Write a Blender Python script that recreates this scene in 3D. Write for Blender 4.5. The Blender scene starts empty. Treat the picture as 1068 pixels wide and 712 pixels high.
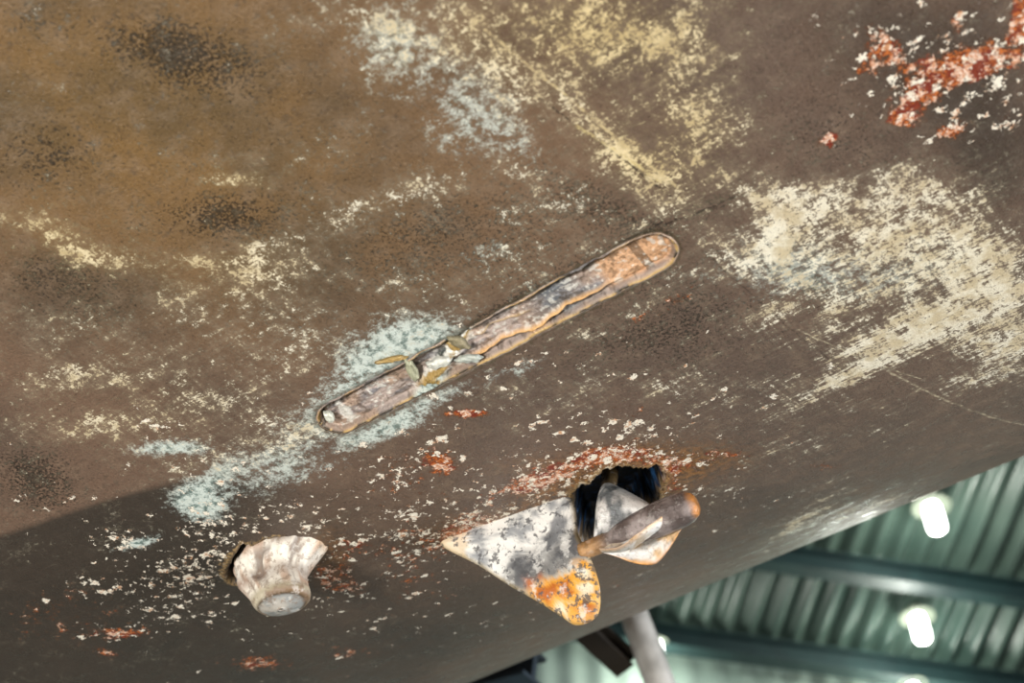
import bpy, math, random
import numpy as np
from mathutils import Vector, Matrix, noise as mn
random.seed(4); np.random.seed(4)
sc = bpy.context.scene
sc.view_settings.view_transform = 'Standard'
F = 1483.3
TH = math.radians(46.7)
CAMZ = 1.2
CAM = Vector((0, 0, CAMZ))
FW = Vector((0, math.cos(TH), math.sin(TH))); UP = Vector((0, -math.sin(TH), math.cos(TH))); RT = Vector((1, 0, 0))
A = Vector((-0.813, 0.5823, 0)).normalized()      # hull fore-aft axis
B = Vector((0.5823, 0.813, 0)).normalized()       # athwartships
H, S0, R = 0.8, 0.6, 0.893

def ray(px, py):
    return RT*(px-534) + UP*(356-py) + FW*F
def hz(s):
    s = np.asarray(s, dtype=float)
    s = np.where(s < -0.2, -0.4 - s, s)
    return H + np.where(s > S0, (s-S0)**2/(2*R), 0)
def us(px, py):
    """surface coordinates (along axis, across) of a measured point"""
    d = ray(px, py); ds = d.dot(B); m = d.z/ds
    s = H/m
    if s > S0:
        b = S0+R*m; disc = b*b-S0*S0-2*R*H
        s = b-math.sqrt(max(disc, 0))
    return np.array([d.dot(A)*s/ds, s])
def P(u, s, off=0.0):
    sl = (s-S0)/R if s > S0 else 0
    n = (B*sl - Vector((0, 0, 1))).normalized()
    return CAM + A*u + B*s + Vector((0, 0, float(hz(s)))) + n*off
def hp(px, py, off=0.0):
    u, s = us(px, py); return P(u, s, off)
def nrm(s):
    sl = (s-S0)/R if s > S0 else 0
    return (B*sl - Vector((0, 0, 1))).normalized()

def lin(c):
    return tuple(((x/255)/12.92 if x/255 <= .04045 else ((x/255+.055)/1.055)**2.4) for x in c)
def rgba(*c): return (*lin(c), 1)

# ------------------------------------------------------------ node helper
class NT:
    def __init__(s, name):
        s.m = bpy.data.materials.new(name); s.m.use_nodes = True
        s.t = s.m.node_tree; s.n = s.t.nodes; s.l = s.t.links
        s.b = s.n['Principled BSDF']
    def set(s, sock, v):
        if isinstance(v, bpy.types.NodeSocket): s.l.new(v, sock)
        else: sock.default_value = v
    def math(s, op, a, b=0.0, c=None, clamp=False):
        n = s.n.new('ShaderNodeMath'); n.operation = op; n.use_clamp = clamp
        s.set(n.inputs[0], a); s.set(n.inputs[1], b)
        if c is not None: s.set(n.inputs[2], c)
        return n.outputs[0]
    def wsum(s, *terms):
        """sum of weight*(value-centre)"""
        acc = None
        for v, w, c in terms:
            x = s.math('MULTIPLY_ADD', v, w, -w*c)
            acc = x if acc is None else s.math('ADD', acc, x)
        return acc
    def mix(s, f, a, b, mode='MIX'):
        n = s.n.new('ShaderNodeMix'); n.data_type = 'RGBA'; n.blend_type = mode
        s.set(n.inputs[0], f); s.set(n.inputs[6], a); s.set(n.inputs[7], b)
        return n.outputs[2]
    def noise(s, vec, sc, det=6, ro=.6, dist=0.0, out=0):
        n = s.n.new('ShaderNodeTexNoise'); s.l.new(vec, n.inputs['Vector'])
        n.inputs['Scale'].default_value = sc; n.inputs['Detail'].default_value = det
        n.inputs['Roughness'].default_value = ro; n.inputs['Distortion'].default_value = dist
        return n.outputs[out]
    def vor(s, vec, sc, rnd=1.0):
        n = s.n.new('ShaderNodeTexVoronoi'); s.l.new(vec, n.inputs['Vector']); n.voronoi_dimensions = '2D'
        n.inputs['Scale'].default_value = sc; n.inputs['Randomness'].default_value = rnd
        return n.outputs['Distance'], n.outputs['Color']
    def sstep(s, v, a, b, lo=0.0, hi=1.0):
        n = s.n.new('ShaderNodeMapRange'); n.interpolation_type = 'SMOOTHSTEP'
        s.set(n.inputs[0], v); s.set(n.inputs[1], a); s.set(n.inputs[2], b); s.set(n.inputs[3], lo); s.set(n.inputs[4], hi)
        return n.outputs[0]
    def attr(s, name, out='Fac'):
        n = s.n.new('ShaderNodeAttribute'); n.attribute_name = name; return n.outputs[out]
    def mapping(s, vec, scale=(1, 1, 1), rot=0, loc=(0, 0, 0)):
        n = s.n.new('ShaderNodeMapping'); s.l.new(vec, n.inputs[0])
        n.inputs['Scale'].default_value = scale; n.inputs['Rotation'].default_value = (0, 0, rot)
        n.inputs['Location'].default_value = loc
        return n.outputs[0]
    def coord(s, k):
        n = s.n.new('ShaderNodeTexCoord'); return n.outputs[k]
    def bump(s, h, strength, dist):
        n = s.n.new('ShaderNodeBump'); n.inputs['Strength'].default_value = strength
        n.inputs['Distance'].default_value = dist; s.set(n.inputs['Height'], h)
        s.l.new(n.outputs[0], s.b.inputs['Normal'])
    def out(s, col, rough=.6, metal=0.0, spec=.5):
        s.set(s.b.inputs['Base Color'], col); s.set(s.b.inputs['Roughness'], rough)
        s.set(s.b.inputs['Metallic'], metal); s.set(s.b.inputs['Specular IOR Level'], spec)
        return s.m

def simple(name, c1, c2, scale=8, rough=.6, metal=0, bump=.2):
    t = NT(name); o = t.coord('Object'); n = t.noise(o, scale, 3, .65)
    t.out(t.mix(t.sstep(n, .3, .7), rgba(*c1), rgba(*c2)), rough, metal)
    return t.m

def mesh_obj(name, verts, faces, mat=None, smooth=True, parent=None):
    me = bpy.data.meshes.new(name); me.from_pydata([tuple(v) for v in verts], [], faces); me.update()
    ob = bpy.data.objects.new(name, me); sc.collection.objects.link(ob)
    if mat: me.materials.append(mat)
    if smooth: me.polygons.foreach_set('use_smooth', [True]*len(me.polygons))
    if parent: ob.parent = parent
    return ob
def empty(name, loc=(0, 0, 0)):
    e = bpy.data.objects.new(name, None); sc.collection.objects.link(e); e.empty_display_size = .05
    return e
def fattr(me, name, vals):
    a = me.attributes.new(name, 'FLOAT', 'POINT'); a.data.foreach_set('value', np.asarray(vals, dtype=np.float32))
def cattr(me, name, cols):
    a = me.attributes.new(name, 'FLOAT_COLOR', 'POINT'); c = np.ones((len(cols), 4), dtype=np.float32); c[:, :3] = cols
    a.data.foreach_set('color', c.ravel())

# ------------------------------------------------------------ HULL
uf = np.arange(-0.16, 1.62, 0.003); ug = np.concatenate([np.linspace(-3.2, -0.2, 14), uf, np.linspace(1.68, 5.0, 14)])
sf = np.arange(0.10, 1.45, 0.003)
smin = -0.4-1.45
s_list = list(np.linspace(smin, 0.05, 40)) + list(sf) + [1.45]
def side(sgn):
    out = []
    ph0 = math.atan((1.45-S0)/R); z0 = float(hz(1.45)); r = .35
    for k in range(1, 11):
        ph = ph0+(math.radians(88)-ph0)*k/10
        out.append((1.45+r*(math.sin(ph)-math.sin(ph0)), z0+r*(math.cos(ph0)-math.cos(ph))))
    for k in range(1, 9):
        out.append((out[9][0]+.003*k, out[9][1]+.14*k))
    out.append((0.9, out[-1][1]+.03)); return out
far = side(1)
near = [(-0.4-s, z) for s, z in far][::-1]
rows = near + [(s, float(hz(s))) for s in s_list] + far
rows = np.array(rows); arc = np.concatenate([[0], np.cumsum(np.hypot(np.diff(rows[:, 0]), np.diff(rows[:, 1])))])
i0 = int(np.argmin(abs(rows[:, 0]-0.5))); arc = arc-arc[i0]+rows[i0, 0]
nb0, nb1 = len(near), len(near)+len(s_list)
def uarc(px, py):
    u, s = us(px, py); return np.array([u, np.interp(s, rows[nb0:nb1, 0], arc[nb0:nb1])])
U, Sx = np.meshgrid(ug, rows[:, 0], indexing='ij'); Z = np.tile(rows[:, 1], (len(ug), 1)); ARC = np.tile(arc, (len(ug), 1))
isbot = np.zeros(len(rows), bool); isbot[nb0:nb1] = True
BOT = np.tile(isbot, (len(ug), 1))

def inpoly(u, s, poly):
    ins = np.zeros(u.shape, bool); n = len(poly)
    for i in range(n):
        x1, y1 = poly[i]; x2, y2 = poly[(i+1) % n]
        if y1 == y2: continue
        c = ((y1 > s) != (y2 > s)) & (u < (x2-x1)*(s-y1)/(y2-y1)+x1)
        ins ^= c
    return ins
def polydist(u, s, poly):
    d = np.full(u.shape, 9.0); n = len(poly)
    for i in range(n):
        p = poly[i]; q = poly[(i+1) % n]; e = q-p
        t = np.clip(((u-p[0])*e[0]+(s-p[1])*e[1])/(e@e), 0, 1)
        d = np.minimum(d, np.hypot(u-p[0]-t*e[0], s-p[1]-t*e[1]))
    return np.where(inpoly(u, s, poly), -d, d)

e_lo = us(354, 436); e_hi = us(681, 263)
sl_v = e_hi-e_lo; SL = float(np.hypot(*sl_v)); sl_d = sl_v/SL; sl_n = np.array([-sl_d[1], sl_d[0]])
if sl_n[1] < 0: sl_n = -sl_n
HW = 0.0185
du = U-e_lo[0]; dsv = Sx-e_lo[1]
ll = du*sl_d[0]+dsv*sl_d[1]; ww = du*sl_n[0]+dsv*sl_n[1]
capd = np.hypot(ll-np.clip(ll, 0, SL), ww)
Zd = Z.copy()
Zd += np.where(BOT, 0.018*np.clip((HW-.001-capd)/.003, 0, 1), 0)

hole1 = np.array([us(*p) for p in [(592, 535), (600, 512), (622, 495), (640, 487), (664, 490), (684, 486), (692, 496), (684, 520), (668, 548), (640, 566), (605, 566)]])
hole2 = np.array([us(*p) for p in [(236, 596), (242, 580), (256, 568), (278, 561), (300, 564), (306, 578), (298, 590), (266, 604), (244, 608)]])
rng = (U > -.2) & (U < 1.65) & (Sx > .1) & BOT
hd = np.full(U.shape, 9.0)
for hpoly in (hole1, hole2):
    hd[rng] = np.minimum(hd[rng], polydist(U[rng], Sx[rng], hpoly))
nz = np.zeros(U.shape)
near_h = rng & (hd < .05)
for i, j in np.argwhere(near_h):
    nz[i, j] = mn.fractal(Vector((U[i, j]*60, Sx[i, j]*60, 0)), 1, 2, 4)
hd = hd + nz*.006
Zd += np.clip(-hd/.008, 0, 1)*.045
Zd -= np.where(near_h & (hd > 0), .0025*np.exp(-(hd/.007)**2)*(1+nz), 0)
endlift = .12*np.clip(U-2.2, 0, 9)**2 + .1*np.clip(-1.2-U, 0, 9)**2
Zd = Zd+np.where(Zd < 2.2, endlift*.6, 0)
X = A.x*U+B.x*Sx; Y = A.y*U+B.y*Sx
nu, ns = U.shape
co = np.stack([X, Y, Zd+CAMZ], -1).reshape(-1, 3)
ii = np.arange(nu*ns).reshape(nu, ns)
quads = np.stack([ii[:-1, :-1], ii[:-1, 1:], ii[1:, 1:], ii[1:, :-1]], -1).reshape(-1, 4)
me = bpy.data.meshes.new('boat_hull')
me.vertices.add(len(co)); me.vertices.foreach_set('co', co.ravel())
me.loops.add(quads.size); me.loops.foreach_set('vertex_index', quads.ravel().astype(np.int32))
me.polygons.add(len(quads)); me.polygons.foreach_set('loop_start', np.arange(0, quads.size, 4, dtype=np.int32))
me.polygons.foreach_set('loop_total', np.full(len(quads), 4, dtype=np.int32))
me.polygons.foreach_set('use_smooth', np.ones(len(quads), bool)); me.update(calc_edges=True); me.validate()
hull = bpy.data.objects.new('boat_hull', me); sc.collection.objects.link(hull)
a = me.attributes.new('suv', 'FLOAT_VECTOR', 'POINT')
a.data.foreach_set('vector', np.stack([U, ARC, np.zeros_like(U)], -1).reshape(-1).astype(np.float32))

layers = {k: np.zeros(U.shape) for k in ('cream', 'teal', 'dark', 'rust', 'chips', 'shade', 'warm', 'streak', 'yel', 'grey', 'stain')}
def blob(layer, cx, cy, rx, ry, ang=0, st=1.0, pw=2.0):
    c = us(cx, cy); an = math.radians(ang)
    e1 = us(cx+.5*rx*math.cos(an), cy+.5*rx*math.sin(an)); e1 = (e1-us(cx-.5*rx*math.cos(an), cy-.5*rx*math.sin(an)))
    e2 = us(cx-.5*ry*math.sin(an), cy+.5*ry*math.cos(an)); e2 = (e2-us(cx+.5*ry*math.sin(an), cy-.5*ry*math.cos(an)))
    M = np.array([[e1[0], e2[0]], [e1[1], e2[1]]])
    if abs(np.linalg.det(M)) < 1e-9: return
    I = np.linalg.inv(M); p = I[0, 0]*(U-c[0])+I[0, 1]*(Sx-c[1]); q = I[1, 0]*(U-c[0])+I[1, 1]*(Sx-c[1])
    r2 = p*p+q*q
    v = st*np.exp(-(r2**(pw/2))*.8)
    L = layers[layer]
    L[:] = L+v*(1-np.clip(L, 0, 1)) if st > 0 else np.maximum(L+v, 0)
for a_ in [(850, 245, 90, 40, 0, .28), (930, 262, 110, 44, 25, .34), (1010, 310, 75, 60, 30, .3), (800, 258, 60, 30, -20, .34), (905, 195, 100, 18, -5, .34), (1045, 290, 50, 60, 40, .3), (980, 210, 40, 30, 40, .34), (960, 340, 80, 16, -28, .34), (820, 215, 20, 16, 0, .5), (1010, 245, 50, 30, 45, .28), (900, 320, 90, 40, 0, .2),
           (880, 393, 70, 7, -32, .6), (935, 372, 60, 7, -28, .55), (905, 355, 60, 8, -28, .4), (1055, 370, 40, 40, 0, .34), (690, 215, 80, 16, 40, .28), (800, 330, 50, 12, -25, .3), (1000, 400, 60, 16, -20, .2), (1030, 350, 40, 30, 0, .26),
           (600, 35, 110, 45, 5, .44), (700, 50, 50, 50, 30, .36), (735, 125, 45, 40, 20, .42), (660, 165, 55, 14, 38, .48), (440, 60, 60, 60, 40, .24), (560, 110, 80, 45, 35, .28), (540, 180, 50, 12, 30, .32), (720, 165, 50, 25, 20, .3), (380, 20, 50, 20, 0, .28), (500, 40, 50, 40, 0, .16),
           (50, 240, 70, 14, 20, .38), (100, 268, 40, 10, 10, .42), (250, 188, 30, 8, 0, .5), (200, 272, 36, 8, 10, .4), (270, 285, 40, 22, 20, .32), (390, 215, 90, 20, -15, .18), (330, 240, 80, 26, -25, .2), (460, 190, 60, 16, -10, .2), (295, 165, 40, 14, 0, .2),
           (200, 420, 50, 14, 0, .36), (110, 440, 60, 10, 0, .30), (260, 400, 80, 14, -20, .26), (140, 395, 60, 10, 0, .27), (320, 450, 60, 14, -20, .34), (60, 400, 60, 24, 0, .2), (300, 340, 160, 60, 0, .17), (130, 330, 160, 60, 0, .16), (240, 470, 120, 30, -10, .26), (60, 450, 90, 14, 0, .26),
           (650, 330, 60, 16, -20, .24), (560, 420, 90, 30, -20, .18), (700, 400, 60, 20, 0, .18), (840, 540, 45, 8, -35, .46), (900, 530, 70, 8, -20, .34), (820, 465, 40, 8, -20, .34), (870, 330, 60, 40, 0, .2), (620, 250, 150, 60, 0, .16), (480, 540, 200, 40, -10, .1), (500, 290, 120, 60, -20, .14), (780, 420, 120, 40, -20, .12)]:
    blob('cream', *a_)
for a_ in [(620, 30, 150, 70, 0, .8), (720, 140, 60, 60, 0, .6), (660, 165, 60, 30, 30, .6), (60, 250, 120, 60, 0, .6), (250, 188, 60, 30, 0, .5), (230, 280, 80, 30, 0, .4), (430, 30, 60, 40, 0, .2), (100, 430, 120, 60, 0, .3), (950, 280, 120, 80, 0, .15)]:
    blob('yel', *a_)
for a_ in [(425, 355, 50, 20, -10, .95), (385, 382, 44, 18, -30, .7), (345, 430, 56, 20, -28, .6), (280, 478, 60, 16, -20, .5), (208, 524, 28, 20, 0, .85), (300, 497, 60, 14, -15, .5), (180, 467, 38, 9, 0, .85), (145, 566, 20, 5, -15, .9),
           (430, 430, 54, 9, -28, .7), (540, 385, 36, 7, -20, .5), (400, 449, 50, 10, -15, .6), (460, 75, 70, 60, 40, .42), (400, 30, 50, 40, 0, .34), (840, 285, 100, 30, 0, .5), (960, 300, 60, 50, 0, .38), (520, 140, 60, 40, 30, .38), (500, 262, 40, 20, -20, .3), (560, 300, 90, 20, -28, .2), (220, 500, 40, 12, -40, .5), (360, 330, 80, 30, -20, .2), (380, 400, 80, 40, -28, .2), (820, 250, 60, 30, 0, .36), (1000, 260, 50, 30, 0, .3)]:
    blob('teal', *a_)
for a_ in [(185, 55, 95, 38, 15, .72), (45, 160, 60, 40, 0, .54), (235, 228, 70, 26, 0, .66), (50, 290, 60, 40, 0, .54), (40, 500, 60, 40, 20, .7), (20, 20, 50, 30, 0, .4), (640, 220, 130, 22, 25, .45), (740, 215, 60, 14, -25, .55), (560, 240, 140, 70, 0, .38), (440, 250, 120, 60, 0, .4), (870, 310, 60, 30, 0, .45), (918, 285, 26, 10, 0, .6), (850, 290, 16, 12, 0, .55),
           (700, 330, 120, 60, 0, .36), (330, 330, 120, 60, 0, .38), (930, 180, 100, 40, 0, .4), (520, 322, 90, 5, -30, .6), (120, 320, 70, 50, 0, .44), (1030, 200, 60, 50, 0, .4), (600, 380, 200, 60, -20, .3), (850, 120, 80, 60, 0, .38), (250, 150, 200, 90, 0, .26), (820, 400, 160, 60, 0, .25)]:
    blob('dark', *a_)
for a_ in [(922, 52, 28, 20, 30, .64), (1022, 62, 44, 18, -15, .68), (968, 92, 42, 16, -30, .68), (998, 26, 8, 16, 0, .5), (1064, 20, 12, 30, 0, .75), (948, 124, 20, 9, 0, .66), (990, 137, 20, 8, -15, .75), (865, 146, 14, 8, -30, .75), (1050, 125, 12, 10, 0, .4), (985, 68, 40, 12, 0, .5), (905, 70, 12, 12, 0, .5),
           (488, 431, 24, 5, 0, .72), (462, 485, 14, 8, 20, .7), (605, 482, 56, 11, -16, .53), (700, 484, 44, 10, 0, .44), (755, 473, 26, 5, 0, .45), (820, 462, 40, 8, -20, .36), (550, 508, 60, 10, -20, .5), (480, 556, 40, 12, -20, .55), (640, 474, 50, 8, 0, .46), (660, 428, 30, 8, 0, .4), (690, 505, 30, 20, 0, .4),
           (380, 572, 30, 10, 0, .36), (130, 660, 26, 6, 0, .62), (270, 692, 40, 9, 0, .5), (365, 680, 40, 8, 0, .4), (110, 680, 18, 6, 0, .45), (430, 610, 60, 40, 0, .3), (345, 600, 30, 20, 0, .42), (60, 640, 90, 40, 0, .3), (430, 500, 70, 60, 0, .3), (640, 610, 40, 20, 0, .2),
           (860, 487, 26, 6, 0, .45), (690, 320, 60, 12, -30, .35)]:
    blob('rust', *a_)
for a_ in [(170, 603, 50, 20, -10, .85), (212, 575, 20, 34, 0, .8), (120, 560, 60, 10, 20, .32), (330, 522, 34, 7, -10, .9), (325, 560, 50, 16, 0, .35), (425, 520, 18, 40, 0, .42), (420, 575, 30, 24, 0, .3), (600, 484, 90, 14, -18, .8), (620, 498, 40, 9, -30, .9), (510, 535, 60, 10, -20, .9), (455, 560, 34, 14, 0, .9), (585, 442, 26, 8, 0, .6), (700, 476, 40, 8, 0, .5),
           (760, 520, 50, 20, 0, .14), (190, 640, 40, 8, 0, .5), (130, 660, 30, 6, 0, .75), (560, 500, 120, 50, 0, .12), (300, 540, 200, 50, 0, .09), (970, 70, 70, 50, 0, .42), (1030, 60, 40, 30, 0, .45), (930, 50, 26, 20, 0, .6), (990, 137, 20, 8, 0, .8), (400, 620, 200, 50, 0, .07), (240, 560, 30, 16, 0, .5), (340, 600, 30, 30, 0, .25), (555, 375, 20, 10, 0, .35), (1052, 127, 13, 10, 0, 1.0), (165, 447, 14, 7, 0, .9), (500, 440, 200, 60, -10, .05)]:
    blob('chips', *a_)
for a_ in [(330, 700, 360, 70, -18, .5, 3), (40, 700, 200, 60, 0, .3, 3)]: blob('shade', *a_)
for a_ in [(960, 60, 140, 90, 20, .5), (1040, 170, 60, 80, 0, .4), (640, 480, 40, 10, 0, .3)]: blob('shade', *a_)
# shade past the hull crease, painted dark low on the left, fading aft
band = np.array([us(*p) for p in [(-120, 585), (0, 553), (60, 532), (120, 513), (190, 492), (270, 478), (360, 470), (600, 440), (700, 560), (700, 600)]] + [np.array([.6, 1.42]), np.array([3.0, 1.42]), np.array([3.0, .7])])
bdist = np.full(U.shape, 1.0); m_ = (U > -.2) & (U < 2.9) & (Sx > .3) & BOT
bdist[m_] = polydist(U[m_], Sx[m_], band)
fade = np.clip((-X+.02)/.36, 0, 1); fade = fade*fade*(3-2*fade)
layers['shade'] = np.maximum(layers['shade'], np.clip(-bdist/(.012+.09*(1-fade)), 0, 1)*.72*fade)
for a_ in [(120, 100, 330, 190, 10, .9), (300, 260, 260, 100, 0, .35)]: blob('warm', *a_)
for a_ in [(850, 330, 260, 130, 0, .25), (200, 430, 200, 60, 0, .35), (850, 470, 260, 90, -20, .5), (890, 385, 90, 20, -30, .5)]: blob('streak', *a_)
for a_ in [(700, 430, 330, 130, -22, .6), (900, 500, 220, 60, -25, .6), (790, 60, 120, 120, 0, .5)]: blob('grey', *a_)
for a_ in [(715, 486, 50, 14, -5, 1), (600, 500, 60, 14, -18, .9), (475, 556, 30, 10, -10, .8), (640, 478, 80, 10, -5, .7), (560, 522, 60, 8, -20, .7), (345, 580, 16, 24, 0, .5), (690, 510, 30, 20, 0, .7)]: blob('stain', *a_)
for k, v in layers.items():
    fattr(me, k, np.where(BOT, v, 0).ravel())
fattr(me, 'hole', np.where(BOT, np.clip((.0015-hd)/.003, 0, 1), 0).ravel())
fattr(me, 'lip', np.where(BOT, np.exp(-(np.maximum(hd, 0)/.008)**2), 0).ravel())
fattr(me, 'slotg', np.where(BOT, np.exp(-(np.maximum(capd-HW, 0)/.006)**2), 0).ravel())

t = NT('weathered_antifouling_paint')
uv = t.attr('suv', 'Vector')
nL = t.noise(uv, 7, 3, .6); nM = t.noise(uv, 45, 5, .68); nF = t.noise(uv, 380, 3, .8)
nE = t.noise(t.mapping(uv, (1, 1, 1), 0, (3, 7, 0)), 24, 8, .78)
nS = t.noise(t.mapping(uv, (22, 240, 1), math.radians(-6)), 1, 4, .72)
nS2 = t.noise(t.mapping(uv, (190, 26, 1), math.radians(10), (5, 1, 0)), 1, 3, .65)
nR = t.noise(uv, 130, 5, .72)
base = t.mix(t.sstep(nL, .3, .7), rgba(114, 91, 75), rgba(92, 76, 65))
base = t.mix(t.attr('warm'), base, t.mix(t.sstep(nL, .35, .65), rgba(126, 97, 56), rgba(98, 79, 50)))
base = t.mix(t.attr('grey'), base, rgba(98, 83, 74))
base = t.mix(t.sstep(nM, .46, .7, 0, .3), base, rgba(140, 120, 98))
base = t.mix(t.sstep(nR, .52, .66, 0, .45), base, rgba(58, 46, 38))
base = t.mix(t.sstep(nF, .54, .68, 0, .7), base, rgba(40, 32, 26))
base = t.mix(t.sstep(nF, .43, .30, 0, .4), base, rgba(160, 140, 116))
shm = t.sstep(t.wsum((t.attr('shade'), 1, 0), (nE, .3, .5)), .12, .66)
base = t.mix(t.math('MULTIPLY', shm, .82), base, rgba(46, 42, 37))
base = t.mix(t.math('MULTIPLY', t.attr('stain'), t.sstep(nE, .35, .6, .4, 1.0)), base, t.mix(t.sstep(nR, .4, .6), rgba(156, 104, 44), rgba(74, 50, 26)))
dkm = t.sstep(t.wsum((t.attr('dark'), .62, 0), (nF, 1.6, .5), (nE, .9, .5), (nR, .4, .5)), .34, .43)
col = t.mix(t.math('MULTIPLY', dkm, .85), base, rgba(30, 24, 18))
tl = t.wsum((t.attr('teal'), 1, 0), (nE, 1.6, .5), (nF, .9, .5), (nR, 1.2, .5))
tcol = t.mix(t.sstep(nR, .38, .56), rgba(116, 138, 132), rgba(226, 238, 230))
col = t.mix(t.sstep(tl, .26, .8, 0, .84), col, tcol)
cr = t.wsum((t.attr('cream'), 1.0, 0), (nE, 1.8, .5), (nF, 1.3, .5), (nR, 1.4, .5))
cr = t.math('ADD', cr, t.math('MULTIPLY', t.math('MULTIPLY_ADD', nS, 2.0, -1.0), t.math('ADD', t.attr('streak'), .15)))
cr = t.math('ADD', cr, t.math('MULTIPLY', t.math('MULTIPLY_ADD', nS2, 1.0, -.5), t.math('ADD', t.attr('streak'), .4)))
col = t.mix(t.sstep(cr, .10, .60, 0, .40), col, t.mix(t.attr('yel'), rgba(166, 156, 134), rgba(172, 150, 98)))
crm = t.sstep(cr, .44, .60)
ccol = t.mix(t.attr('yel'), t.mix(t.sstep(nM, .4, .6), rgba(250, 243, 222), rgba(214, 198, 164)), t.mix(t.sstep(nM, .35, .6), rgba(236, 210, 144), rgba(194, 170, 114)))
col = t.mix(t.math('MULTIPLY', crm, t.sstep(nR, .3, .6, .98, .8)), col, ccol)
# rust
ru = t.wsum((t.attr('rust'), 1, 0), (nE, 1.3, .5), (nR, 1.4, .5))
rum = t.sstep(ru, .46, .51)
rcol = t.mix(t.sstep(nF, .42, .6), rgba(110, 46, 20), rgba(206, 116, 54))
rcol = t.mix(t.sstep(nM, .50, .56, 0, .85), rcol, rgba(118, 32, 18))
pk = t.noise(t.mapping(uv, (1, 1, 1), 0, (1, 4, 0)), 95, 5, .75)
rcol = t.mix(t.sstep(pk, .505, .545), rcol, t.mix(t.sstep(nF, .45, .55), rgba(240, 214, 194), rgba(210, 148, 110)))
col = t.mix(t.sstep(ru, .32, .46, 0, .65), col, rgba(88, 54, 32))
col = t.mix(t.math('MULTIPLY', rum, .95), col, rcol)
# flaked chips
uvd = t.n.new('ShaderNodeVectorMath'); uvd.operation = 'MULTIPLY_ADD'
nz_ = t.noise(uv, 150, 3, .7, 0, 1); t.l.new(nz_, uvd.inputs[0]); uvd.inputs[1].default_value = (.018, .018, 0); t.l.new(uv, uvd.inputs[2])
clus = t.sstep(nE, .40, .60, .1, 1.3)
chm = None
for scl, off in ((105, 0), (240, 3.3)):
    d_, c_ = t.vor(t.mapping(uvd.outputs[0], (1, 1.15, 1), .3, (off, off, 0)), scl)
    sep = t.n.new('ShaderNodeSeparateColor'); t.l.new(c_, sep.inputs[0])
    has = t.math('LESS_THAN', sep.outputs[0], t.math('MULTIPLY', t.math('MULTIPLY', t.attr('chips'), .62), clus))
    rad = t.math('MULTIPLY_ADD', sep.outputs[1], .42, .10)
    dd_ = t.math('SUBTRACT', d_, rad)
    m_ = t.math('MULTIPLY', has, t.sstep(dd_, -.04, .02, 1, 0)); r_ = t.math('MULTIPLY', has, t.sstep(dd_, .0, .12, 1, 0))
    chm = (m_, r_) if chm is None else (t.math('MAXIMUM', chm[0], m_), t.math('MAXIMUM', chm[1], r_))
col = t.mix(t.math('MULTIPLY', chm[1], .5), col, rgba(52, 38, 28))
col = t.mix(t.math('MULTIPLY', chm[0], .95), col, t.mix(t.sstep(nR, .5, .64), rgba(246, 238, 220), rgba(206, 150, 108)))
sx = t.n.new('ShaderNodeSeparateXYZ'); t.l.new(uv, sx.inputs[0])
for (x1, y1, x2, y2, wd, colr, op) in [(505, 30, 712, 200, .0011, (206, 186, 140), .8), (560, 100, 700, 205, .0008, (40, 32, 26), .7), (925, 386, 1068, 443, .0011, (190, 178, 150), .75), (836, 412, 936, 371, .0016, (236, 228, 204), .85), (735, 262, 900, 400, .0008, (56, 46, 38), .6), (600, 130, 690, 190, .0013, (216, 196, 140), .8),
                                       (640, 255, 770, 205, .0010, (34, 28, 22), .75), (500, 345, 690, 232, .0007, (40, 34, 28), .6), (835, 345, 960, 395, .0007, (200, 190, 160), .6), (850, 402, 905, 372, .0012, (236, 228, 204), .8)]:
    p, q = uarc(x1, y1), uarc(x2, y2); e = q-p; Ln = float(np.hypot(*e)); e = e/Ln
    al = t.math('ADD', t.math('MULTIPLY_ADD', sx.outputs[0], float(e[0]), -float(p@e)), t.math('MULTIPLY', sx.outputs[1], float(e[1])))
    nn_ = np.array([-e[1], e[0]])
    ac = t.math('ADD', t.math('MULTIPLY_ADD', sx.outputs[0], float(nn_[0]), -float(p@nn_)), t.math('MULTIPLY', sx.outputs[1], float(nn_[1])))
    ac = t.math('ABSOLUTE', t.math('ADD', ac, t.math('MULTIPLY_ADD', nM, .006, -.003)))
    m_ = t.sstep(ac, wd*.5, wd*1.4, 1, 0)
    inr = t.math('LESS_THAN', t.math('ABSOLUTE', t.math('SUBTRACT', al, Ln/2)), Ln/2)
    m_ = t.math('MULTIPLY', t.math('MULTIPLY', m_, inr), t.sstep(nR, .42, .55, op, .1))
    col = t.mix(m_, col, rgba(*colr))
lipm = t.sstep(t.wsum((t.attr('lip'), 1, 0), (nR, 2, .5)), .5, .7)
col = t.mix(t.math('MULTIPLY', lipm, .6), col, t.mix(t.sstep(nF, .45, .6), rgba(190, 158, 108), rgba(64, 50, 36)))
sg = t.sstep(t.wsum((t.attr('slotg'), 1, 0), (nR, 2.2, .5)), .6, .9)
col = t.mix(t.math('MULTIPLY', sg, .55), col, rgba(66, 58, 38))
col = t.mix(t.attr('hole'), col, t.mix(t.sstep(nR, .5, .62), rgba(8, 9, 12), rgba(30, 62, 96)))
hgt = t.wsum((nF, .5, 0), (nM, .5, 0))
t.bump(hgt, .6, .0035)
t.out(col, t.sstep(nM, .3, .7, .24, .46), 0, .6)
me.materials.append(t.m)

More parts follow.
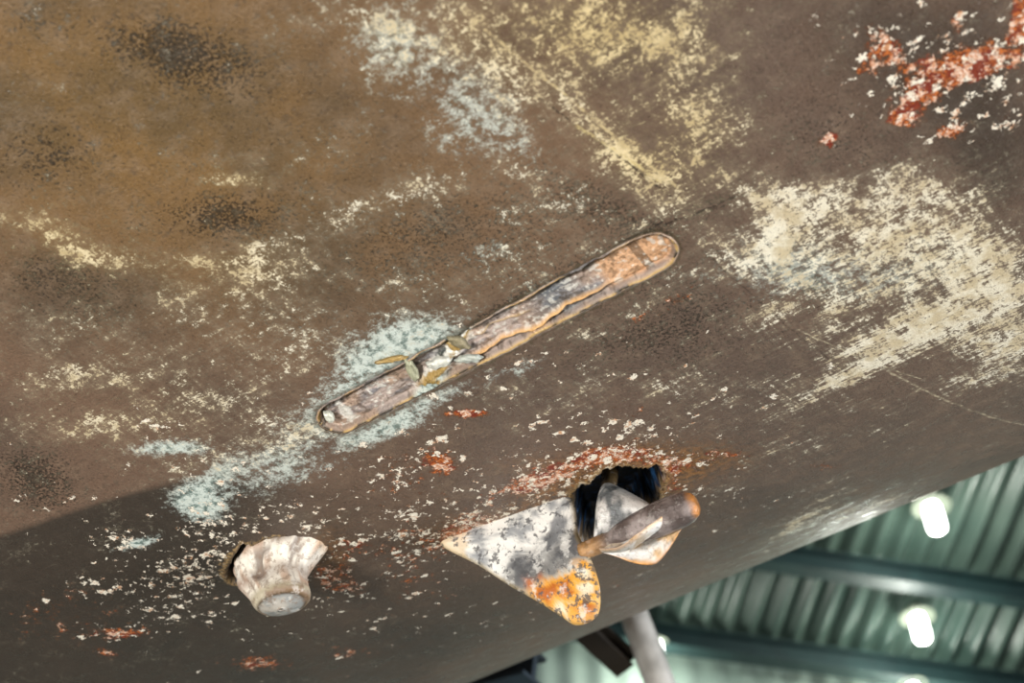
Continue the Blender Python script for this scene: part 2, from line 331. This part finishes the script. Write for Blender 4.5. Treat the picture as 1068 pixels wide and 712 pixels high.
def worn(name, rough=.5, bs=200, metal=0.0, grain=.45, dark=(40, 34, 28), light=(230, 220, 200), lo=.52, hi=.62):
    t = NT(name); o = t.coord('Object'); c = t.attr('Col', 'Color')
    n1 = t.noise(o, bs, 5, .7); n2 = t.noise(o, bs*.4, 5, .7)
    col = t.mix(t.sstep(n1, lo, hi, 0, grain), c, rgba(*dark))
    col = t.mix(t.sstep(n2, .54, .62, 0, grain*.6), col, rgba(*light))
    t.out(col, rough, metal); t.bump(n1, .5, .003); return t.m

# ------------------------------------------------------------ SLOT fitting
slot = empty('recessed_keel_slot')
NLs, NWs = 560, 70
ls = np.linspace(-HW-.003, SL+HW+.003, NLs); vs = np.linspace(-1, 1, NWs)
vt = []; cl = []
L_ = lambda *c: np.array(lin(c))
c_rim = L_(210, 174, 110); c_rimd = L_(54, 46, 30); c_in = L_(202, 184, 174); c_in2 = L_(140, 136, 138); c_or = L_(240, 188, 142); c_dk = L_(18, 15, 12); c_wh = L_(246, 244, 234); c_tl = L_(140, 166, 158); c_pk = L_(216, 180, 150)
sm = lambda x, a, b: (lambda q: q*q*(3-2*q))(min(max((x-a)/(b-a), 0), 1))
for l in ls:
    e = max(0, -l, l-SL); hw = math.sqrt(max((HW+.003)**2-e*e, 1e-8))
    for v in vs:
        w = v*hw
        n1 = mn.fractal(Vector((l*70, w*70, 0)), 1, 2, 4); n2 = mn.fractal(Vector((l*22, w*150, 5)), .9, 2, 4); n3 = mn.fractal(Vector((l*240, w*240, 9)), .9, 2, 3)
        n4 = mn.fractal(Vector((l*34, w*34, 20)), 1, 2, 3)
        f = l/SL
        r = math.hypot(e, w)/HW + n4*.10+n1*.05 + .08*math.exp(-((f-.2)/.2)**2)*sm(w, .004, .012)
        rim = math.exp(-((r-.94)/.05)**2); gro = math.exp(-((r-.81)/.08)**2)*(1.9 if v < 0 else .5)
        h = .0009*rim*(1+n1*.8) - .0050*gro
        inner = 1-sm(r, .68, .86)
        h += inner*(-.0055+.0010*n2+.0006*n3+.0010*n4)
        br = math.exp(-((f-.355+w*5+n4*.04)/.06)**4)*(1-sm(r, 1.0, 1.15))
        h = h*(1-br*.8)+br*(.0002+.0034*n1+.0018*n3+.002*n4)
        lip = math.exp(-((w/HW-.52-n4*.2)/.08)**2)*sm(f, .4, .46)*(1-sm(f, .78, .9))
        h += lip*.004
        lip2 = math.exp(-((w/HW+.30-n4*.3)/.05)**2)*sm(f, .45, .5)*(1-sm(f, .6, .66)); h += lip2*.0014
        if r > 1.0: h = h*(1-sm(r, 1.0, 1.12))-.0006*sm(r, 1.05, 1.15)
        u_, s_ = e_lo+sl_d*l+sl_n*w
        vt.append(P(u_, s_, h))
        k1 = sm(n2+n4*.6, -.25, .35); c = c_in*(1-k1)+c_in2*k1
        c = c+(c_pk-c)*sm(n4+.1, .0, .35)*.6
        o_ = sm(f, .83, .87)*(1-sm(r, .72, .86)); c = c+(c_or-c)*o_*.9
        if abs(f-.965) < .012 and r < .8: c = c+(c_dk-c)*.6
        g2 = math.exp(-((f-.72)/.09)**2)*inner; c = c+(L_(116, 122, 128)-c)*g2*.85
        c = c+(c_wh-c)*sm(n3+n1, .25, .6)*.6*inner
        c = c+(L_(84, 66, 46)-c)*sm(-n3-n1, .3, .6)*.5
        c = c+(c_dk-c)*min(1, gro*.95)*(.6+.4*sm(n1, -.4, .2))  # groove shade painted in, heaviest along the upper edge
        rc = c_rim+(c_rimd-c_rim)*sm(n2*1.2+n1*.9+(.25 if v < 0 else -.15), -.15, .25)  # rim colour darker on the upper side as a painted shadow line
        c = c+(rc-c)*min(1, rim*1.1)
        c = c+(L_(236, 186, 124)-c)*min(1, lip*1.1); c = c+(L_(200, 168, 116)-c)*min(1, lip2)*.8
        bc = c_wh+(c_tl-c_wh)*sm(n4, -.05, .3)*.7; bc = bc+(L_(176, 146, 84)-bc)*sm(n1, .1, .35); bc = bc+(L_(80, 86, 82)-bc)*sm(-n1, .1, .35)
        c = c+(bc-c)*min(1, br*1.1)
        if f < .04 and r < .75: c = c+(c_wh-c)*sm(n1, -.1, .2)*.7
        if r > 1.0: c = c+(L_(80, 68, 48)-c)*sm(r, 1.0, 1.08)
        cl.append(np.clip(c, 0.004, 1))
fc = [(i*NWs+j, (i+1)*NWs+j, (i+1)*NWs+j+1, i*NWs+j+1) for i in range(NLs-1) for j in range(NWs-1)]
m_slot = worn('corroded_bronze_slot', .26, 420, .2, .2)
so = mesh_obj('slot_plate', vt, fc, m_slot, parent=slot); cattr(so.data, 'Col', np.array(cl))
def lump(name, px, py, rx, ry, hgt_, ang, mat, parent, colr, seed):
    u0, s0_ = us(px, py); vs_ = []; cs = []; sg = 30
    for k, (f, h) in enumerate([(1.08, -.3), (1, .3), (.85, .8), (.6, 1), (.3, 1.05), (.02, 1.1)]):
        for i in range(sg):
            a_ = 2*math.pi*i/sg; irr = 1+.45*mn.noise(Vector((math.cos(a_)*1.6+seed, math.sin(a_)*1.6, seed)))
            x = math.cos(a_)*rx*f*irr; y = math.sin(a_)*ry*f*irr; ca, sa = math.cos(ang), math.sin(ang)
            n_ = mn.noise(Vector((x*300, y*300, seed)))
            d2 = sl_d*(x*ca-y*sa)+sl_n*(x*sa+y*ca)
            vs_.append(P(u0+d2[0], s0_+d2[1], hgt_*h*(1+.5*n_))); cs.append(np.clip(colr*(1+.4*n_)*(1 if k > 1 else .55), .003, 1))
    fs = [(k*sg+i, k*sg+(i+1) % sg, (k+1)*sg+(i+1) % sg, (k+1)*sg+i) for k in range(5) for i in range(sg)]
    ob = mesh_obj(name, vs_, fs, mat, parent=parent); cattr(ob.data, 'Col', np.array(cs))
lump('sealant_tab_1', 408, 374, .014, .0022, .003, .35, m_slot, slot, L_(180, 150, 90), 3)
lump('sealant_tab_2', 478, 356, .010, .004, .003, 1.2, m_slot, slot, L_(150, 140, 110), 5)
lump('sealant_tab_3', 457, 378, .010, .005, .003, .2, m_slot, slot, L_(236, 236, 224), 8)
lump('sealant_tab_4', 430, 386, .004, .013, .002, .3, m_slot, slot, L_(190, 190, 160), 9)
lump('sealant_tab_5', 343, 434, .004, .006, .003, .3, m_slot, slot, L_(230, 230, 214), 12)
lump('sealant_tab_6', 490, 374, .010, .004, .002, .5, m_slot, slot, L_(200, 206, 196), 15)

# ------------------------------------------------------------ pillow solids
def catmull(pts, n=8):
    out = []; m = len(pts)
    for i in range(m):
        p0, p1, p2, p3 = [np.array(pts[(i+k-1) % m], float) for k in range(4)]
        for k in range(n):
            t_ = k/n
            out.append(.5*((2*p1)+(-p0+p2)*t_+(2*p0-5*p1+4*p2-p3)*t_**2+(-p0+3*p1-3*p2+p3)*t_**3))
    return out
def pillow(name, pts2, frame, thick, colf, mat, parent, rings=14, amp=.001, ctr=None):
    pos, N = frame
    c = np.mean(pts2, axis=0) if ctr is None else np.array(ctr, float)
    verts = []; cols = []; n = len(pts2); faces = []
    for sgn in (1, -1):
        for k in range(rings):
            r = 1-(k/rings)
            th = thick*math.sqrt(max(0, 1-r**4))*sgn
            for q in pts2:
                p = c+(q-c)*r; w = pos(p)
                nn = mn.fractal(w*55, 1, 2, 4)
                verts.append(w+N*(th+(amp*nn*2*sgn if k > 0 else 0))); cols.append(colf(p, r, nn, sgn))
        verts.append(pos(c)+N*thick*sgn); cols.append(colf(c, 0, 0, sgn))
    blk = rings*n+1
    for b_ in (0, 1):
        o = b_*blk
        for k in range(rings-1):
            for i in range(n):
                f = (o+k*n+i, o+k*n+(i+1) % n, o+(k+1)*n+(i+1) % n, o+(k+1)*n+i)
                faces.append(f if b_ == 0 else f[::-1])
        for i in range(n):
            f = (o+(rings-1)*n+i, o+(rings-1)*n+(i+1) % n, o+rings*n); faces.append(f if b_ == 0 else f[::-1])
    ob = mesh_obj(name, verts, faces, mat, parent=parent); cattr(ob.data, 'Col', np.clip(np.array(cols), .003, 1))
    w = ob.modifiers.new('weld', 'WELD'); w.merge_threshold = 1e-5
    return ob

def plane_frame(p1, p2):
    w1, w2 = hp(*p1), hp(*p2); T = (w2-w1).normalized(); n0 = nrm(us(*p1)[1])
    N = T.cross(n0).normalized()
    if N.dot(FW) > 0: N = -N
    def pos(p):
        d = ray(p[0], p[1]); k = (w1-CAM).dot(N)/d.dot(N); return CAM+d*k
    return pos, N, T, n0

# ------------------------------------------------------------ LOG IMPELLER with fin
logf = empty('impeller_log_fitting')
pos, N, T, n0 = plane_frame((470, 563), (600, 516))
m_fin = worn('peeling_fin_paint', .45, 150, 0, .85, (84, 84, 86), (250, 248, 242), .54, .58)
out = catmull([(458, 566), (482, 551), (520, 535), (560, 523), (592, 514), (600, 530), (603, 556), (611, 572), (620, 592), (626, 616), (623, 642), (602, 652), (584, 642), (562, 628), (532, 611), (500, 590)], 8)
def finc(p, r, n, sg):
    x, y = p; bd = (x-592)*.5+(y-598)*.8+n*16+4
    o = sm(bd, -8, 8)
    w = L_(246, 244, 238)+(L_(160, 162, 164)-L_(246, 244, 238))*sm(n+((x-500)/300)*.5, .0, .4)
    g = L_(244, 174, 60)+(L_(194, 106, 34)-L_(244, 174, 60))*sm(n, .0, .4); g = g+(L_(246, 232, 202)-g)*sm(-n, .05, .4)
    c = w+(g-w)*o
    dark = sm(bd, -46, -12)*(1-o); c = c+(L_(60, 60, 62)-c)*dark*.8
    e = sm(r, .9, 1.0); c = c+(L_(206, 176, 116)-c)*e*.6
    if x < 490: c = c+(L_(236, 206, 156)-c)*.6
    return c
pillow('guard_fin', out, (pos, N), .0075, finc, m_fin, logf, 18, .0009)
m_br = worn('stained_bronze', .24, 240, .3, .35, (48, 42, 38), (220, 214, 206))
def tube(name, pa, pb, prof, mat, parent, colf, seg=36, noise_a=.0004):
    ax = (pb-pa); Ln = ax.length; ax.normalize(); q = ax.orthogonal().normalized(); w_ = ax.cross(q)
    vs_ = []; cs = []
    pp = [(0, 0.0)]+prof+[(1, 0.0)]
    P2 = []
    for i in range(len(pp)-1):
        for k in range(4):
            f = k/4; P2.append((pp[i][0]*(1-f)+pp[i+1][0]*f, pp[i][1]*(1-f)+pp[i+1][1]*f))
    P2.append(pp[-1])
    for l, r in P2:
        for i in range(seg):
            a_ = 2*math.pi*i/seg; d = q*math.cos(a_)+w_*math.sin(a_)
            p = pa+ax*l*Ln+d*r; nn = mn.fractal(p*60, 1, 2, 4)
            vs_.append(p+d*nn*noise_a*(1 if r > 1e-4 else 0)); cs.append(colf(l, nn, a_, d))
    fs = [(k*seg+i, k*seg+(i+1) % seg, (k+1)*seg+(i+1) % seg, (k+1)*seg+i) for k in range(len(P2)-1) for i in range(seg)]
    ob = mesh_obj(name, vs_, fs, mat, parent=parent); cattr(ob.data, 'Col', np.clip(np.array(cs), .003, 1)); return ob
Pa = pos((604, 577)); Pb = pos((727, 524))
def hubc(l, n, a_, d):
    c = L_(150, 138, 134)+(L_(98, 86, 82)-L_(150, 138, 134))*sm(n, -.2, .3)
    e = sm(l, .93, .98)*(.5+.5*sm(n, -.3, .2)); c = c+(L_(196, 130, 64)-c)*e
    e = 1-sm(l, .1, .3); c = c+(L_(196, 146, 84)-c)*e*.7
    return c
tube('rotor_hub', Pa, Pb, [(0.0, .004), (.02, .0075), (.2, .008), (.28, .0075), (.36, .0105), (.5, .0132), (.7, .0152), (.86, .0148), (.93, .0132), (.98, .010), (1.0, .0065)], m_br, logf, hubc)
axd = (Pb-Pa).normalized(); LH = (Pb-Pa).length
dn = (n0-axd*n0.dot(axd)).normalized(); sd = axd.cross(dn)
if sd.dot(B) < 0: sd = -sd
def vane(name, ang, hgt, l0, l1, lt, tw, basec, cup=.004, rim=L_(200, 130, 60), rs=.8, lightc=L_(232, 230, 226)):
    NV, MV = 24, 16; vs_ = []; cs = []; fs = []
    for side_ in (1, -1):
        for i in range(NV+1):
            f = i/NV; l = l0+(l1-l0)*f
            hh = hgt*(sm(f, -.04, lt)**.75 if f < lt else (1-((f-lt)/(1-lt))**1.3*.82))
            for j in range(MV+1):
                g = j/MV; r = .005+(hh-.005)*g
                an = math.radians(ang+tw*(f-.5)+18*g*g)
                rd = (-dn)*math.cos(an)+sd*math.sin(an); tn = axd.cross(rd)
                p = Pa+axd*(l*LH)+rd*r+tn*cup*math.sin(math.pi*g)*math.sin(math.pi*f)
                nn = mn.fractal(p*70, 1, 2, 4)
                edge = min(1, 3*(1-g), 6*f+.05, 6*(1-f)+.05)
                p = p+tn*side_*(.0024*math.sqrt(max(edge, 0))+.0005)+tn*nn*.0010
                vs_.append(p); c = basec+(lightc-basec)*sm(nn+g*.35, .0, .4); c = c+(rim-c)*(sm(g, .86, 1)*rs); c = c+(L_(60, 52, 46)-c)*(1-sm(g, .0, .3))*.6; cs.append(c)
    nb = (NV+1)*(MV+1)
    ix = lambda s_, i, j: s_*nb+i*(MV+1)+j
    for i in range(NV):
        for j in range(MV):
            fs.append((ix(0, i, j), ix(0, i+1, j), ix(0, i+1, j+1), ix(0, i, j+1)))
            fs.append((ix(1, i, j+1), ix(1, i+1, j+1), ix(1, i+1, j), ix(1, i, j)))
    for i in range(NV): fs.append((ix(0, i, MV), ix(0, i+1, MV), ix(1, i+1, MV), ix(1, i, MV)))
    for j in range(MV):
        fs.append((ix(0, 0, j), ix(0, 0, j+1), ix(1, 0, j+1), ix(1, 0, j))); fs.append((ix(0, NV, j), ix(1, NV, j), ix(1, NV, j+1), ix(0, NV, j+1)))
    ob = mesh_obj(name, vs_, fs, m_br, parent=logf); cattr(ob.data, 'Col', np.clip(np.array(cs), .003, 1))
vane('vane_1', -2, .064, .14, .70, .36, 26, L_(118, 122, 124), .006, L_(236, 234, 226), .7)
vane('vane_2', 36, .068, .24, .94, .18, 20, L_(146, 142, 138), -.004, L_(214, 204, 186), .6)
vane('vane_3', -150, .030, .10, .86, .5, 40, L_(200, 184, 162), .003, L_(214, 160, 96), .6)
vane('vane_4', 112, .036, .10, .90, .5, 16, L_(216, 180, 134), .004, L_(226, 154, 72), .8)
cen = np.mean(hole1, axis=0)
tube('rotor_stem', P(cen[0], cen[1], -.035), Pa+axd*LH*.22, [(0, .008), (.5, .007), (.9, .0075), (1, .006)], m_br, logf, lambda l, n, a_, d: L_(60, 54, 48)+(L_(110, 90, 60)-L_(60, 54, 48))*sm(n, -.1, .3))

# ------------------------------------------------------------ THROUGH HULL STUB
stub = empty('through_hull_outlet')
m_st = worn('peeling_outlet_paint', .36, 170, 0, .6, (140, 118, 100), (248, 244, 236), .53, .57)
w0 = hp(296, 580); s_n = nrm(us(296, 580)[1])
def at(px, py, ref):
    d = ray(px, py); k = (ref-CAM).dot(B)/d.dot(B); return CAM+d*k
kpx = (w0-CAM).length/F
secs = [((290, 572), 52, .020), ((294, 576), 50, .029), ((293, 582), 51, .032), ((289, 590), 44, .029), ((285, 599), 39, .025), ((286, 608), 34, .023), ((291, 617), 30, .022), ((294, 625), 31, .022), ((294, 629), 27, .019)]
vs_ = []; cs = []; SG = 110
def stubp(C, ca, sa, rx, rb): return C + A*(-ca)*rx*kpx*1.05 + (B*sa + Vector((0, 0, 1))*sa*.12)*rb
for k, (c, rx, rb) in enumerate(secs):
    C = at(*c, w0)
    if k == 0: C = C - s_n*.012
    for i in range(SG):
        a_ = 2*math.pi*i/SG; ca, sa = math.cos(a_), math.sin(a_)
        p = stubp(C, ca, sa, rx, rb)
        if k <= 3: p += Vector((0, 0, 1))*(.012*max(ca, 0)*(3-k)/3)
        nn = mn.fractal(Vector((p.x*34, p.y*34, p.z*90)), 1, 2, 4); n5 = mn.fractal(Vector((p.x*90, p.y*90, p.z*170)), 1, 2, 3); dirv = (p-C)
        crs = -abs(mn.noise(Vector((p.x*55+3, p.y*55, p.z*70))))   # crumple creases
        p = p+dirv.normalized()*(nn*.0075+n5*.0018+crs*.008+.002)*(1 if k < 6 else .2)+Vector((0, 0, 1))*nn*(.004 if 0 < k < 6 else 0)
        vs_.append(p)
        cc = L_(246, 238, 224)+(L_(206, 178, 156)-L_(246, 238, 224))*sm(nn+n5*.6, .0, .35)
        cc = cc+(L_(98, 78, 66)-cc)*sm(-nn-n5*.6, .26, .45)*.8  # crease shadows painted in: dented spots get a darker colour
        cc = cc+(L_(150, 116, 92)-cc)*sm(-crs, .02, .0)*0
        if k <= 2: cc = cc+(L_(224, 172, 104)-cc)*sm(ca+nn, .7, 1.2)*.7
        if k in (5,): cc = cc+(L_(120, 96, 84)-cc)*.55
        if k >= 7: cc = L_(190, 180, 156)+(L_(130, 104, 76)-L_(190, 180, 156))*sm(nn, -.1, .3)
        cs.append(cc)
fs = [(k*SG+i, (k+1)*SG+i, (k+1)*SG+(i+1) % SG, k*SG+(i+1) % SG) for k in range(len(secs)-1) for i in range(SG)]
C = at(294, 629, w0); base_i = len(vs_)
for k, (fr, dz) in enumerate([(.9, .002), (.8, .0015), (.6, .004), (.35, .006), (.1, .007)]):
    for i in range(SG):
        a_ = 2*math.pi*i/SG; ca, sa = math.cos(a_), math.sin(a_)
        vs_.append(stubp(C, ca, sa, 27*fr, .019*fr)-Vector((0, 0, 1))*dz)
        nn = mn.fractal(vs_[-1]*60, 1, 2, 4); cs.append(L_(150, 152, 150)+(L_(190, 184, 174)-L_(150, 152, 150))*sm(nn, -.1, .3) if k > 0 else L_(90, 74, 56))
for k in range(5):
    o = base_i+(k-1)*SG; o2 = base_i+k*SG
    if k == 0: o = (len(secs)-1)*SG
    fs += [(o+i, o2+i, o2+(i+1) % SG, o+(i+1) % SG) for i in range(SG)]
fs.append(tuple(base_i+4*SG+i for i in range(SG)))
ob = mesh_obj('outlet_body', vs_, fs, m_st, parent=stub); cattr(ob.data, 'Col', np.clip(np.array(cs), .003, 1))
sb = ob.modifiers.new('sub', 'SUBSURF'); sb.levels = 1; sb.render_levels = 1

# ------------------------------------------------------------ SHED
psi = math.radians(13); phi = math.radians(18)
E1 = Vector((math.cos(psi), math.sin(psi), 0)); E2 = Vector((-math.sin(psi)*math.cos(phi), math.cos(psi)*math.cos(phi), -math.sin(phi)))
RN = E1.cross(E2).normalized()
P0 = CAM+ray(900, 620)*.0056
def rp(px, py, off=0.0):
    d = ray(px, py); p0 = P0-Vector((0, 0, off)); k = (p0-CAM).dot(RN)/d.dot(RN); q = CAM+d*k-P0
    return q.dot(E1), q.dot(E2)
def RW(a_, b_, dz=0): return P0+E1*a_+E2*b_+Vector((0, 0, dz))
eave = rp(825, 694)[1]
m_roof = simple('corrugated_green_sheet', (92, 110, 100), (58, 78, 72), .8, .32)
vs_ = []; aa = np.arange(-7, 8, .0165); bb = [-7, -3, -1, eave]
for a_ in aa:
    wv = .034*math.sin(2*math.pi*a_/.140)
    for b_ in bb: vs_.append(RW(a_, b_, wv))
nb = len(bb); fs = [(i*nb+j, i*nb+j+1, (i+1)*nb+j+1, (i+1)*nb+j) for i in range(len(aa)-1) for j in range(nb-1)]
mesh_obj('ceiling', vs_, fs, m_roof)
m_beam = simple('teal_painted_steel', (34, 58, 58), (24, 42, 44), 3, .5)
def beam(name, p, q, w, h, mat, parent=None, updir=Vector((0, 0, 1))):
    d = (q-p).normalized(); s_ = d.cross(updir).normalized(); u_ = s_.cross(d)
    pr = [(-w, -h), (w, -h), (w, -h*.75), (w*.2, -h*.75), (w*.2, h*.75), (w, h*.75), (w, h), (-w, h), (-w, h*.75), (-w*.2, h*.75), (-w*.2, -h*.75), (-w, -h*.75)]
    vs_ = [c+s_*x+u_*y for c in (p, q) for x, y in pr]; n = len(pr)
    fs = [(i, (i+1) % n, n+(i+1) % n, n+i) for i in range(n)]+[tuple(range(n))[::-1], tuple(range(n, 2*n))]
    return mesh_obj(name, vs_, fs, mat, False, parent)
frame = empty('roof_steelwork')
for k, (px, py, w, h) in enumerate([(945, 596, .05, .07), (825, 678, .05, .07)]):
    b_ = rp(px, py, .12)[1]; beam('purlin_%d' % (k+1), RW(-6.9, b_, -.12), RW(7.9, b_, -.12), w, h, m_beam, frame)
for k, a_ in enumerate([-4.2, 4.6]):
    beam('rafter_%d' % (k+1), RW(a_, -6.9, -.3), RW(a_, eave-.05, -.3), .08, .14, m_beam, frame)
m_wall = simple('pale_green_wall_sheet', (166, 184, 172), (140, 160, 150), 1.2, .6)
wt0 = RW(-7, eave); wt1 = RW(8, eave)
vs_ = []; wn = Vector((-math.sin(psi), math.cos(psi), 0)); nW = 600
for i in range(nW):
    p = wt0+(wt1-wt0)*i/(nW-1)+wn*(.012*math.sin(i*.9)+.02)
    vs_ += [p, Vector((p.x, p.y, 0))]
fs = [(2*i, 2*i+1, 2*i+3, 2*i+2) for i in range(nW-1)]
mesh_obj('wall_back', vs_, fs, m_wall)
fl = NT('concrete_floor'); o = fl.coord('Object'); n_ = fl.noise(o, 1.5, 4, .65)
fl.out(fl.mix(n_, rgba(160, 156, 148), rgba(120, 116, 110)), .7)
mesh_obj('floor', [(-9, -7, 0), (12, -7, 0), (12, 14, 0), (-9, 14, 0)], [(0, 1, 2, 3)], fl.m, False)
em = NT('lamp_glass_glow'); em.b.inputs['Emission Color'].default_value = (.98, 1, .95, 1); em.b.inputs['Emission Strength'].default_value = 9; em.out(rgba(250, 255, 250), .4)
m_refl = simple('lamp_reflector', (160, 168, 150), (140, 150, 134), 5, .5)
for k, (px, py, sc_) in enumerate([(979, 527, .95), (964, 643, .9), (690, 665, .5), (958, 714, .8)]):
    a_, b_ = rp(px, py, .24); c = RW(a_, b_, -.24)
    e = empty('high_bay_lamp'); sg = 24
    pr = [(0, .17), (.03, .17), (.04, .13), (.08, .11), (.115, .08), (.113, .074), (0, .09)]
    vs_ = [c+Vector((math.cos(i*2*math.pi/sg)*r*sc_, math.sin(i*2*math.pi/sg)*r*sc_, z*sc_)) for r, z in pr for i in range(sg)]
    fs = [(k2*sg+i, k2*sg+(i+1) % sg, (k2+1)*sg+(i+1) % sg, (k2+1)*sg+i) for k2 in range(len(pr)-1) for i in range(sg)]
    mesh_obj('reflector', vs_, fs, m_refl, parent=e)
    pr = [(0, .085), (.045, .085), (.052, .05), (.054, -.04), (.05, -.09), (.025, -.11), (0, -.115)]
    vs_ = [c+Vector((math.cos(i*2*math.pi/sg)*r*sc_, math.sin(i*2*math.pi/sg)*r*sc_, z*sc_)) for r, z in pr for i in range(sg)]
    fs = [(k2*sg+i, k2*sg+(i+1) % sg, (k2+1)*sg+(i+1) % sg, (k2+1)*sg+i) for k2 in range(len(pr)-1) for i in range(sg)]
    mesh_obj('glass', vs_, fs, em.m, parent=e)
    ld = bpy.data.lights.new('lamp_light', 'POINT'); ld.energy = 18*sc_; ld.shadow_soft_size = .05; ld.color = (.98, 1, .9)
    lo = bpy.data.objects.new('lamp_light', ld); sc.collection.objects.link(lo); lo.location = c-Vector((0, 0, .18)); lo.parent = e

# ------------------------------------------------------------ boat stand (leaning prop)
stand = empty('boat_stand')
m_steel = simple('galvanised_steel', (236, 234, 228), (186, 184, 178), 14, .28, .1, .1)
def atS(px, py, s):
    d = ray(px, py); return CAM+d*(s/d.dot(B))
q1 = atS(664, 648, 1.75); q2 = atS(688, 712, 1.79); dd = (q2-q1).normalized()
top = q1-dd*(.47); bot = q1+dd*((q1.z)/(-dd.z))
def cyl(name, p, q, r, mat, parent, seg=28):
    ax = (q-p).normalized(); u_ = ax.orthogonal().normalized(); w_ = ax.cross(u_)
    vs_ = []
    for c, rr in ((p, 0), (p, r*.85), (p+ax*min(r*.15, .01), r), (q-ax*min(r*.15, .01), r), (q, r*.85), (q, 0)):
        for i in range(seg):
            a_ = 2*math.pi*i/seg; vs_.append(c+(u_*math.cos(a_)+w_*math.sin(a_))*rr)
    fs = [(k*seg+i, k*seg+(i+1) % seg, (k+1)*seg+(i+1) % seg, (k+1)*seg+i) for k in range(5) for i in range(seg)]
    return mesh_obj(name, vs_, fs, mat, parent=parent)
cyl('prop_tube', top, bot, .025, m_steel, stand)
cyl('screw_collar', q1-dd*.2, q1-dd*.12, .036, m_steel, stand)
cyl('head_pad', top-B*.035, top+B*.03, .11, simple('dark_rubber', (40, 40, 42), (30, 30, 32), 10, .7), stand)
cyl('foot_plate', Vector((bot.x, bot.y, 0)), Vector((bot.x, bot.y, .025)), .14, m_steel, stand)
m_dark = simple('dark_timber', (44, 36, 26), (30, 26, 20), 12, .7)
b1 = atS(612, 655, 1.70); b2 = atS(655, 694, 1.78); db = (b2-b1).normalized()
beam('shore_plank', b1-db*.25, b2, .022, .016, m_dark, stand)
m_blue = simple('blue_painted_steel', (46, 62, 74), (30, 42, 52), 8, .5)
bc_ = empty('blue_stand_crossbeam')
c1 = atS(470, 716, 1.72); c2 = atS(558, 694, 1.72)
beam('crossbeam_bar', c1, c2, .03, .03, m_blue, bc_)
cyl('crossbeam_leg', c1, Vector((c1.x+.1, c1.y+.1, 0)), .025, m_blue, bc_)

# ------------------------------------------------------------ LIGHTS
w = bpy.data.worlds.new('world'); sc.world = w; w.use_nodes = True
w.node_tree.nodes['Background'].inputs[0].default_value = (.94, .97, 1, 1); w.node_tree.nodes['Background'].inputs[1].default_value = .66
def area(name, loc, tgt, size, energy, col=(1, 1, 1)):
    ld = bpy.data.lights.new(name, 'AREA'); ld.size = size; ld.energy = energy; ld.color = col
    o = bpy.data.objects.new(name, ld); sc.collection.objects.link(o); o.location = loc
    o.rotation_euler = (Vector(tgt)-Vector(loc)).to_track_quat('-Z', 'Y').to_euler()
area('key_light_left', (-1.6, -.7, .35), (0.05, .6, 2.0), .5, 84, (1, .96, .90))  # added key light out of view, brightens the hull from lower left
area('sheen_light_right', (3.4, .2, .9), (0.3, .9, 2.0), 1.2, 145, (.98, .99, 1))  # added light out of view on the right, gives the hull sheen

cd = bpy.data.cameras.new('camera'); cd.lens = 50; cd.sensor_width = 36; cd.clip_start = .05
cd.dof.use_dof = True; cd.dof.focus_distance = 1.18; cd.dof.aperture_fstop = 6.3
co_ = bpy.data.objects.new('camera', cd); sc.collection.objects.link(co_)
co_.location = CAM
M = Matrix((RT, UP, -FW)).transposed().to_4x4(); M.translation = CAM; co_.matrix_world = M
sc.camera = co_
